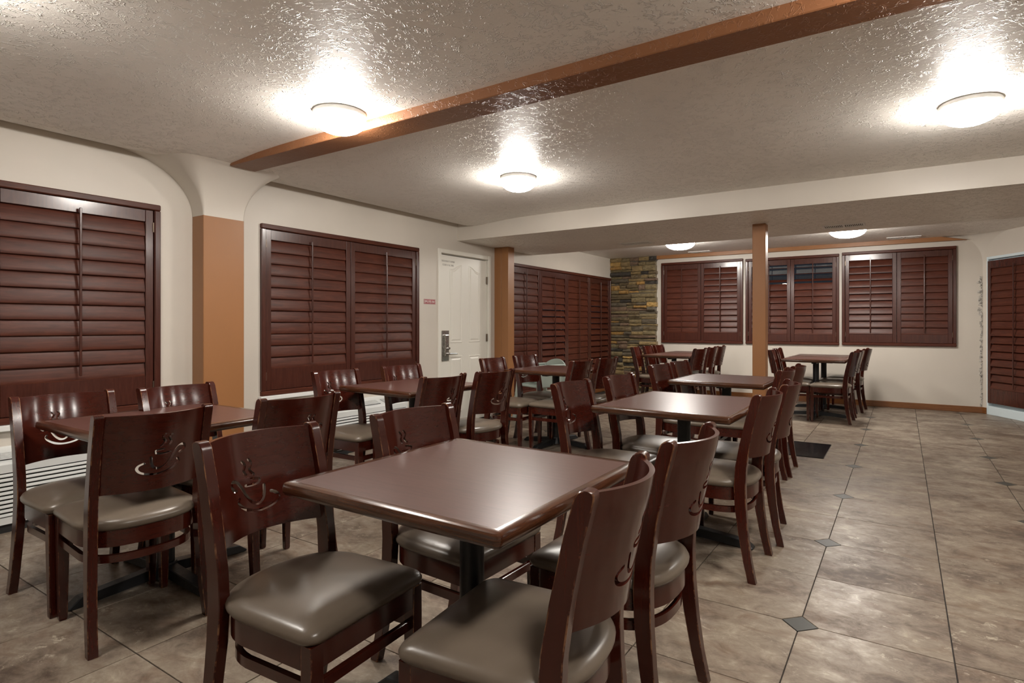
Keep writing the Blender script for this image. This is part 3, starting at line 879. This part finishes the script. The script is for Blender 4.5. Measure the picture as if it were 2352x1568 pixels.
def smooth_poly(pts, n=4):
    out = []
    for i in range(len(pts) - 1):
        p0 = Vector(pts[max(i - 1, 0)]); p1 = Vector(pts[i]); p2 = Vector(pts[i + 1]); p3 = Vector(pts[min(i + 2, len(pts) - 1)])
        for k in range(n):
            t = k / n
            out.append(0.5 * (2 * p1 + (p2 - p0) * t + (2 * p0 - 5 * p1 + 4 * p2 - p3) * t * t + (3 * p1 - p0 - 3 * p2 + p3) * t ** 3))
    out.append(Vector(pts[-1]))
    return out
def cvt(x, y):     # sketch units (back view) to metres on the unrolled panel
    return ((x - 432) * 0.00060, -(y - (378 - 68 * (x - 120) / 605)) * 0.00061)
STROKES = [([(452, 232), (440, 252), (455, 275), (450, 292), (434, 310)], 0.0048),
           ([(492, 232), (478, 252), (490, 275), (486, 290), (480, 300)], 0.0048),
           ([(452, 328), (425, 334), (405, 344), (412, 356), (445, 358), (490, 350)], 0.0042),
           ([(384, 380), (390, 420), (404, 446), (432, 454), (464, 436), (492, 398), (516, 350), (544, 314), (570, 304), (580, 322), (568, 344), (550, 356)], 0.0050),
           ([(352, 420), (325, 436), (318, 458), (338, 480), (385, 490), (440, 486), (494, 464), (534, 432), (547, 410), (538, 396)], 0.0048)]
HW, PZ0, PZ1 = 0.174, 0.572, 0.869
PC = (PZ0 + PZ1) / 2
def panel_pt(a, z, off):
    """a: right in the back view (local -y); off: + towards the sitter"""
    y = -a
    sag = 0.072
    bx = post_x(z) - 0.004 - sag * (1 - (a / HW) ** 2)
    nx, ny = 1.0, -2 * sag * (a / HW ** 2)
    # normal of the curve x = bx(y): (1, -dx/dy)
    dxdy = 2 * sag * (y / HW ** 2)
    ln = sqrt(1 + dxdy * dxdy)
    return (bx + off / ln, y - off * dxdy / ln, z)
def panel_bm():
    polys = [capsule(smooth_poly([cvt(*p) for p in st]), r_) for st, r_ in STROKES]
    nu, nv = 26, 8
    outer = []
    for i in range(nu): outer.append((-HW + 2 * HW * i / nu, PZ0 - PC))
    for i in range(nv): outer.append((HW, PZ0 - PC + (PZ1 - PZ0) * i / nv))
    for i in range(nu): outer.append((HW - 2 * HW * i / nu, PZ1 - PC))
    for i in range(nv): outer.append((-HW, PZ1 - PC - (PZ1 - PZ0) * i / nv))
    vs, es = [], []
    def loop(pts):
        s0 = len(vs)
        vs.extend(Vector((p[0], p[1])) for p in pts)
        n = len(pts)
        es.extend((s0 + i, s0 + (i + 1) % n) for i in range(n))
    loop(outer)
    for p in polys: loop(p)
    for i in range(1, nu):
        for j in range(1, nv):
            a = -HW + 2 * HW * i / nu; z_ = PZ0 - PC + (PZ1 - PZ0) * j / nv
            if all(min((Vector(p) - Vector((a, z_))).length for p in pl) > 0.006 for pl in polys):
                vs.append(Vector((a, z_)))
    V, E, F, *_ = delaunay_2d_cdt(vs, es, [], 0, 1e-6)
    def inside(p, poly):
        c = False; n = len(poly)
        for i in range(n):
            a, bb = poly[i], poly[(i + 1) % n]
            if (a[1] > p.y) != (bb[1] > p.y) and p.x < (bb[0] - a[0]) * (p.y - a[1]) / (bb[1] - a[1]) + a[0]:
                c = not c
        return c
    keep = []
    for f in F:
        c = sum((V[i] for i in f), Vector((0, 0))) / len(f)
        if not any(inside(c, pl) for pl in polys): keep.append(f)
    bm = bmesh.new(); T = 0.0065
    fr = [bm.verts.new(panel_pt(p.x, p.y + PC, T)) for p in V]
    bk = [bm.verts.new(panel_pt(p.x, p.y + PC, -T)) for p in V]
    cnt = {}
    for f in keep:
        bm.faces.new([fr[i] for i in f]); bm.faces.new([bk[i] for i in reversed(f)])
        for i in range(len(f)):
            a, bb = f[i], f[(i + 1) % len(f)]
            cnt.setdefault((min(a, bb), max(a, bb)), []).append((a, bb))
    for k, l in cnt.items():
        if len(l) == 1:
            a, bb = l[0]
            bm.faces.new((fr[bb], fr[a], bk[a], bk[bb]))
    loose = [v for v in bm.verts if not v.link_faces]
    bmesh.ops.delete(bm, geom=loose, context='VERTS')
    return bm
def seat_outline(off, n=44):
    """D-shaped seat: straight front, rounded back; off > 0 insets"""
    out = []
    fx, hy, r = 0.205 - off, 0.212 - off, 0.040
    for k in range(6):
        a = radians(90 * k / 5); out.append((fx - r + r * cos(a), hy - r + r * sin(a)))
    rx, ry = 0.208 - off, 0.212 - off
    for k in range(1, 24):
        a = radians(90 + 180 * k / 24)
        c_, s_ = cos(a), sin(a)
        e = 2 / 2.5
        out.append((-0.03 + rx * math.copysign(abs(c_) ** e, c_), ry * math.copysign(abs(s_) ** e, s_)))
    for k in range(6):
        a = radians(-90 + 90 * k / 5); out.append((fx - r + r * cos(a), -hy + r + r * sin(a)))
    return out
def make_chair(label):
    t = thing('cafe_chair', label, 'chair', (0, 0, 0), 0, 'cup cut-out cafe chairs')
    for s in (-1, 1):
        part('back_post', post_bm(s), M['cherry'], t, smooth=35)
    part('backrest', panel_bm(), M['cherryh'], t, smooth=35)
    bm = bmesh.new(); rings = []
    for off, z_ in ((0.014, 0.428), (0.004, 0.431), (-0.002, 0.440), (-0.003, 0.449), (0.003, 0.460), (0.016, 0.469), (0.040, 0.476), (0.080, 0.482), (0.13, 0.486), (0.18, 0.4875)):
        rings.append([(p[0], p[1], z_) for p in seat_outline(off)] if off < 0.06 else [(p[0] * (1 - (off - 0.04) / 0.17) + 0 * 1, p[1] * (1 - (off - 0.04) / 0.17), z_) for p in seat_outline(0.04)])
    loft(bm, rings)
    part('seat_cushion', bm, M['vinyl'], t, smooth=60)
    bm = bmesh.new()
    oa, ob = seat_outline(0.010), seat_outline(0.032)
    n = len(oa)
    loft(bm, [[(p[0], p[1], z_) for p in o_] for o_, z_ in ((ob, 0.4285), (oa, 0.4285), (oa, 0.366), (ob, 0.366), (ob, 0.4285))], cap=False)
    bmesh.ops.remove_doubles(bm, verts=bm.verts[:], dist=1e-6)
    part('seat_frame', bm, M['cherryh'], t, smooth=35)
    for s in (-1, 1):
        bm = bmesh.new(); rings = []
        for z_, w_ in ((0.0, 0.0125), (0.006, 0.0140), (0.30, 0.0185), (0.428, 0.0195)):
            xc, yc = 0.178, s * 0.183
            rings.append([(xc - w_, yc - w_, z_), (xc + w_, yc - w_, z_), (xc + w_, yc + w_, z_), (xc - w_, yc + w_, z_)])
        loft(bm, rings)
        ed = [e for e in bm.edges if len({round(v.co.z, 4) for v in e.verts}) == 2]
        bmesh.ops.bevel(bm, geom=ed, offset=0.003, segments=1, affect='EDGES')
        part('leg', bm, M['cherry'], t)
    # bent stretcher hoop around the back
    bm = bmesh.new()
    hoop_o, hoop_i = [], []
    for off, dst in ((0.020, hoop_o), (0.036, hoop_i)):
        pts = seat_outline(off)
        pts = pts[5:-5]
        dst.extend([(0.178, pts[0][1])] + pts[1:-1] + [(0.178, pts[-1][1])])
    loft(bm, [[(o_[0], o_[1], 0.303), (i_[0], i_[1], 0.303), (i_[0], i_[1], 0.331), (o_[0], o_[1], 0.331)] for o_, i_ in zip(hoop_o, hoop_i)])
    part('stretcher', bm, M['cherryh'], t, smooth=35)
    bpart('front_stretcher', (0.170, 0.186, -0.18, 0.18, 0.300, 0.330), M['cherryh'], t, 0.002)
    return t
# (x, y) = middle between the two post tops, facing (+1 towards +x, -1 towards -x), turn in degrees, where
CH = [
    (-1.668, 1.036, 1, 4, 'front left chair at the nearest table, whole taupe seat in view'),
    (-1.613, 1.632, 1, -2, 'behind the nearest table on its left, seat half under the top'),
    (-0.551, 1.194, -1, 6, 'in the right foreground with large taupe seat cut by the photo edge'),
    (-0.554, 1.738, -1, -1, 'right side of nearest table, behind the foreground chair'),
    (-3.405, 1.110, 1, 0, 'at the far left, back to the first air conditioner'),
    (-3.345, 1.590, 1, 6, 'in front of the brown pilaster, back to the window wall'),
    (-2.453, 1.085, -1, -5, 'seen from behind at left, whole cup cut-out facing camera'),
    (-2.385, 1.670, -1, -4, 'seen from behind before the brown pilaster, just left of nearest table'),
    (-3.490, 2.735, 1, 2, 'nearest to the pilaster at the double shutter table, window side'),
    (-3.465, 3.355, 1, -2, 'window side of double shutter table, nearer the white door'),
    (-2.545, 2.840, -1, -2, 'seen from behind at the double shutter table, left one'),
    (-2.500, 3.345, -1, -4, 'seen from behind at double shutter table, right one before white door'),
    (-3.475, 4.600, 1, 2, 'before the white door at the table by the wall post'),
    (-3.500, 5.220, 1, -2, 'in front of the high chair at table by wall post'),
    (-2.540, 4.735, -1, 0, 'seen from behind at the wall post table, left of two'),
    (-2.515, 5.240, -1, -3, 'seen from behind at wall post table, right one before stone pillar'),
    (-1.620, 2.906, 1, -1, 'left side of the second middle row table, nearer camera'),
    (-1.565, 3.445, 1, -1, 'left side of second middle row table, farther one'),
    (-0.575, 2.984, -1, 0, 'right side of second middle row table, nearer camera'),
    (-0.569, 3.537, -1, 7, 'right side of second middle row table, farther one'),
    (-1.705, 4.560, 1, -2, 'left side of table before the square post, nearer camera'),
    (-1.705, 5.070, 1, 0, 'left side of table before the square post, farther one'),
    (-0.750, 4.580, -1, 1, 'right side of table before the square post, nearer camera'),
    (-0.740, 5.083, -1, 2, 'right side of table before the square post, farther one'),
    (-3.374, 8.020, 1, 8, 'in front of stone pillar, nearest of three'),
    (-3.403, 8.559, 1, 3, 'in front of stone pillar, middle of three'),
    (-3.397, 9.020, 1, 1, 'in front of stone pillar, farthest of three'),
    (-2.400, 8.000, -1, -6, 'left of the square post, nearest of three at the stone pillar tables'),
    (-2.414, 8.640, -1, 2, 'left of the square post, middle of three at the stone pillar tables'),
    (-2.422, 9.150, -1, 1, 'left of the square post, farthest of three at the stone pillar tables'),
    (-1.450, 8.080, 1, 2, 'right beside the square post at right back tables, nearer one'),
    (-1.475, 8.640, 1, 2, 'right beside the square post at right back tables, farther one'),
    (-0.505, 8.030, -1, -2, 'at right back tables with whole side view, nearest the camera'),
    (-0.500, 8.640, -1, 2, 'at right back tables, half hidden behind the side-view chair'),
    (-0.430, 9.180, -1, -4, 'at right back tables, closest to the back wall')]
first = None
for x, y, f, turn, where in CH:
    rz = radians(turn) + (0 if f > 0 else pi)
    ox_, oy_ = cos(rz) * 0.262, sin(rz) * 0.262
    lab = 'cherry chair ' + where
    if first is None:
        first = make_chair(lab); first.location = (x + ox_, y + oy_, 0.001); first.rotation_euler = (0, 0, rz)
    else:
        dup(first, (x + ox_, y + oy_, 0.001), rz, lab)

# ------------------------------------------------------------------ plastic high chair and floor mat
hc = thing('high_chair', 'pale grey-green plastic high chair behind the wall post table', 'high chair', (-3.80, 6.05, 0.001), radians(-20))
for sx in (-1, 1):
    for sy in (-1, 1):
        bm = bmesh.new()
        p0 = Vector((sx * 0.25, sy * 0.25, 0)); p1 = Vector((sx * 0.19, sy * 0.20, 0.70)); a, c = 0.024, 0.018
        loft(bm, [[(p.x + q_ * a, p.y + r_ * c, p.z) for q_, r_ in ((-1, -1), (1, -1), (1, 1), (-1, 1))] for p in (p0, p1)])
        part('leg', bm, M['green'], hc, bevel=0.006)
    bm = bmesh.new(); loft(bm, [[(sx * 0.185 + d_, y_, z_) for y_, z_ in ((-0.215, 0.45), (0.215, 0.45), (0.20, 0.70), (-0.20, 0.70))] for d_ in (-0.008, 0.008)])
    part('side_panel', bm, M['green'], hc, bevel=0.004)
    bpart('foot_bar', (sx * 0.225 - 0.012, sx * 0.225 + 0.012, -0.22, 0.22, 0.20, 0.235), M['green'], hc, 0.005)
bpart('seat', (-0.19, 0.19, -0.20, 0.20, 0.44, 0.465), M['green'], hc, 0.008)
bm = bmesh.new(); rings = []
for k in range(13):
    a = -0.20 + 0.40 * k / 12; u = k / 12
    z_ = 0.70 + 0.075 * sin(pi * u) ** 0.7
    bx = 0.205 + 0.03 * sin(pi * u)
    rings.append([(a, bx, 0.46), (a, bx + 0.018, 0.46), (a, bx + 0.018, z_), (a, bx, z_)])
loft(bm, rings); part('back_shell', bm, M['green'], hc, smooth=40)
bpart('front_bar', (-0.205, 0.205, -0.225, -0.185, 0.69, 0.72), M['green'], hc, 0.008)
for sx in (-1, 1):
    bpart('arm_rail', (sx * 0.19 - 0.02, sx * 0.19 + 0.02, -0.20, 0.215, 0.695, 0.718), M['green'], hc, 0.008)
bm = bmesh.new(); loft(bm, [[(p[0], p[1], z_) for p in rrect(0.20 - i_, 0.35 - i_, 0.012)] for i_, z_ in ((0, 0.0005), (0, 0.004), (0.003, 0.006))])
tag(part('floor_mat', bm, M['black'], None, loc=(-0.795, 6.06, 0.0008)), 'shiny black rectangular mat lying on the tile aisle', 'mat')
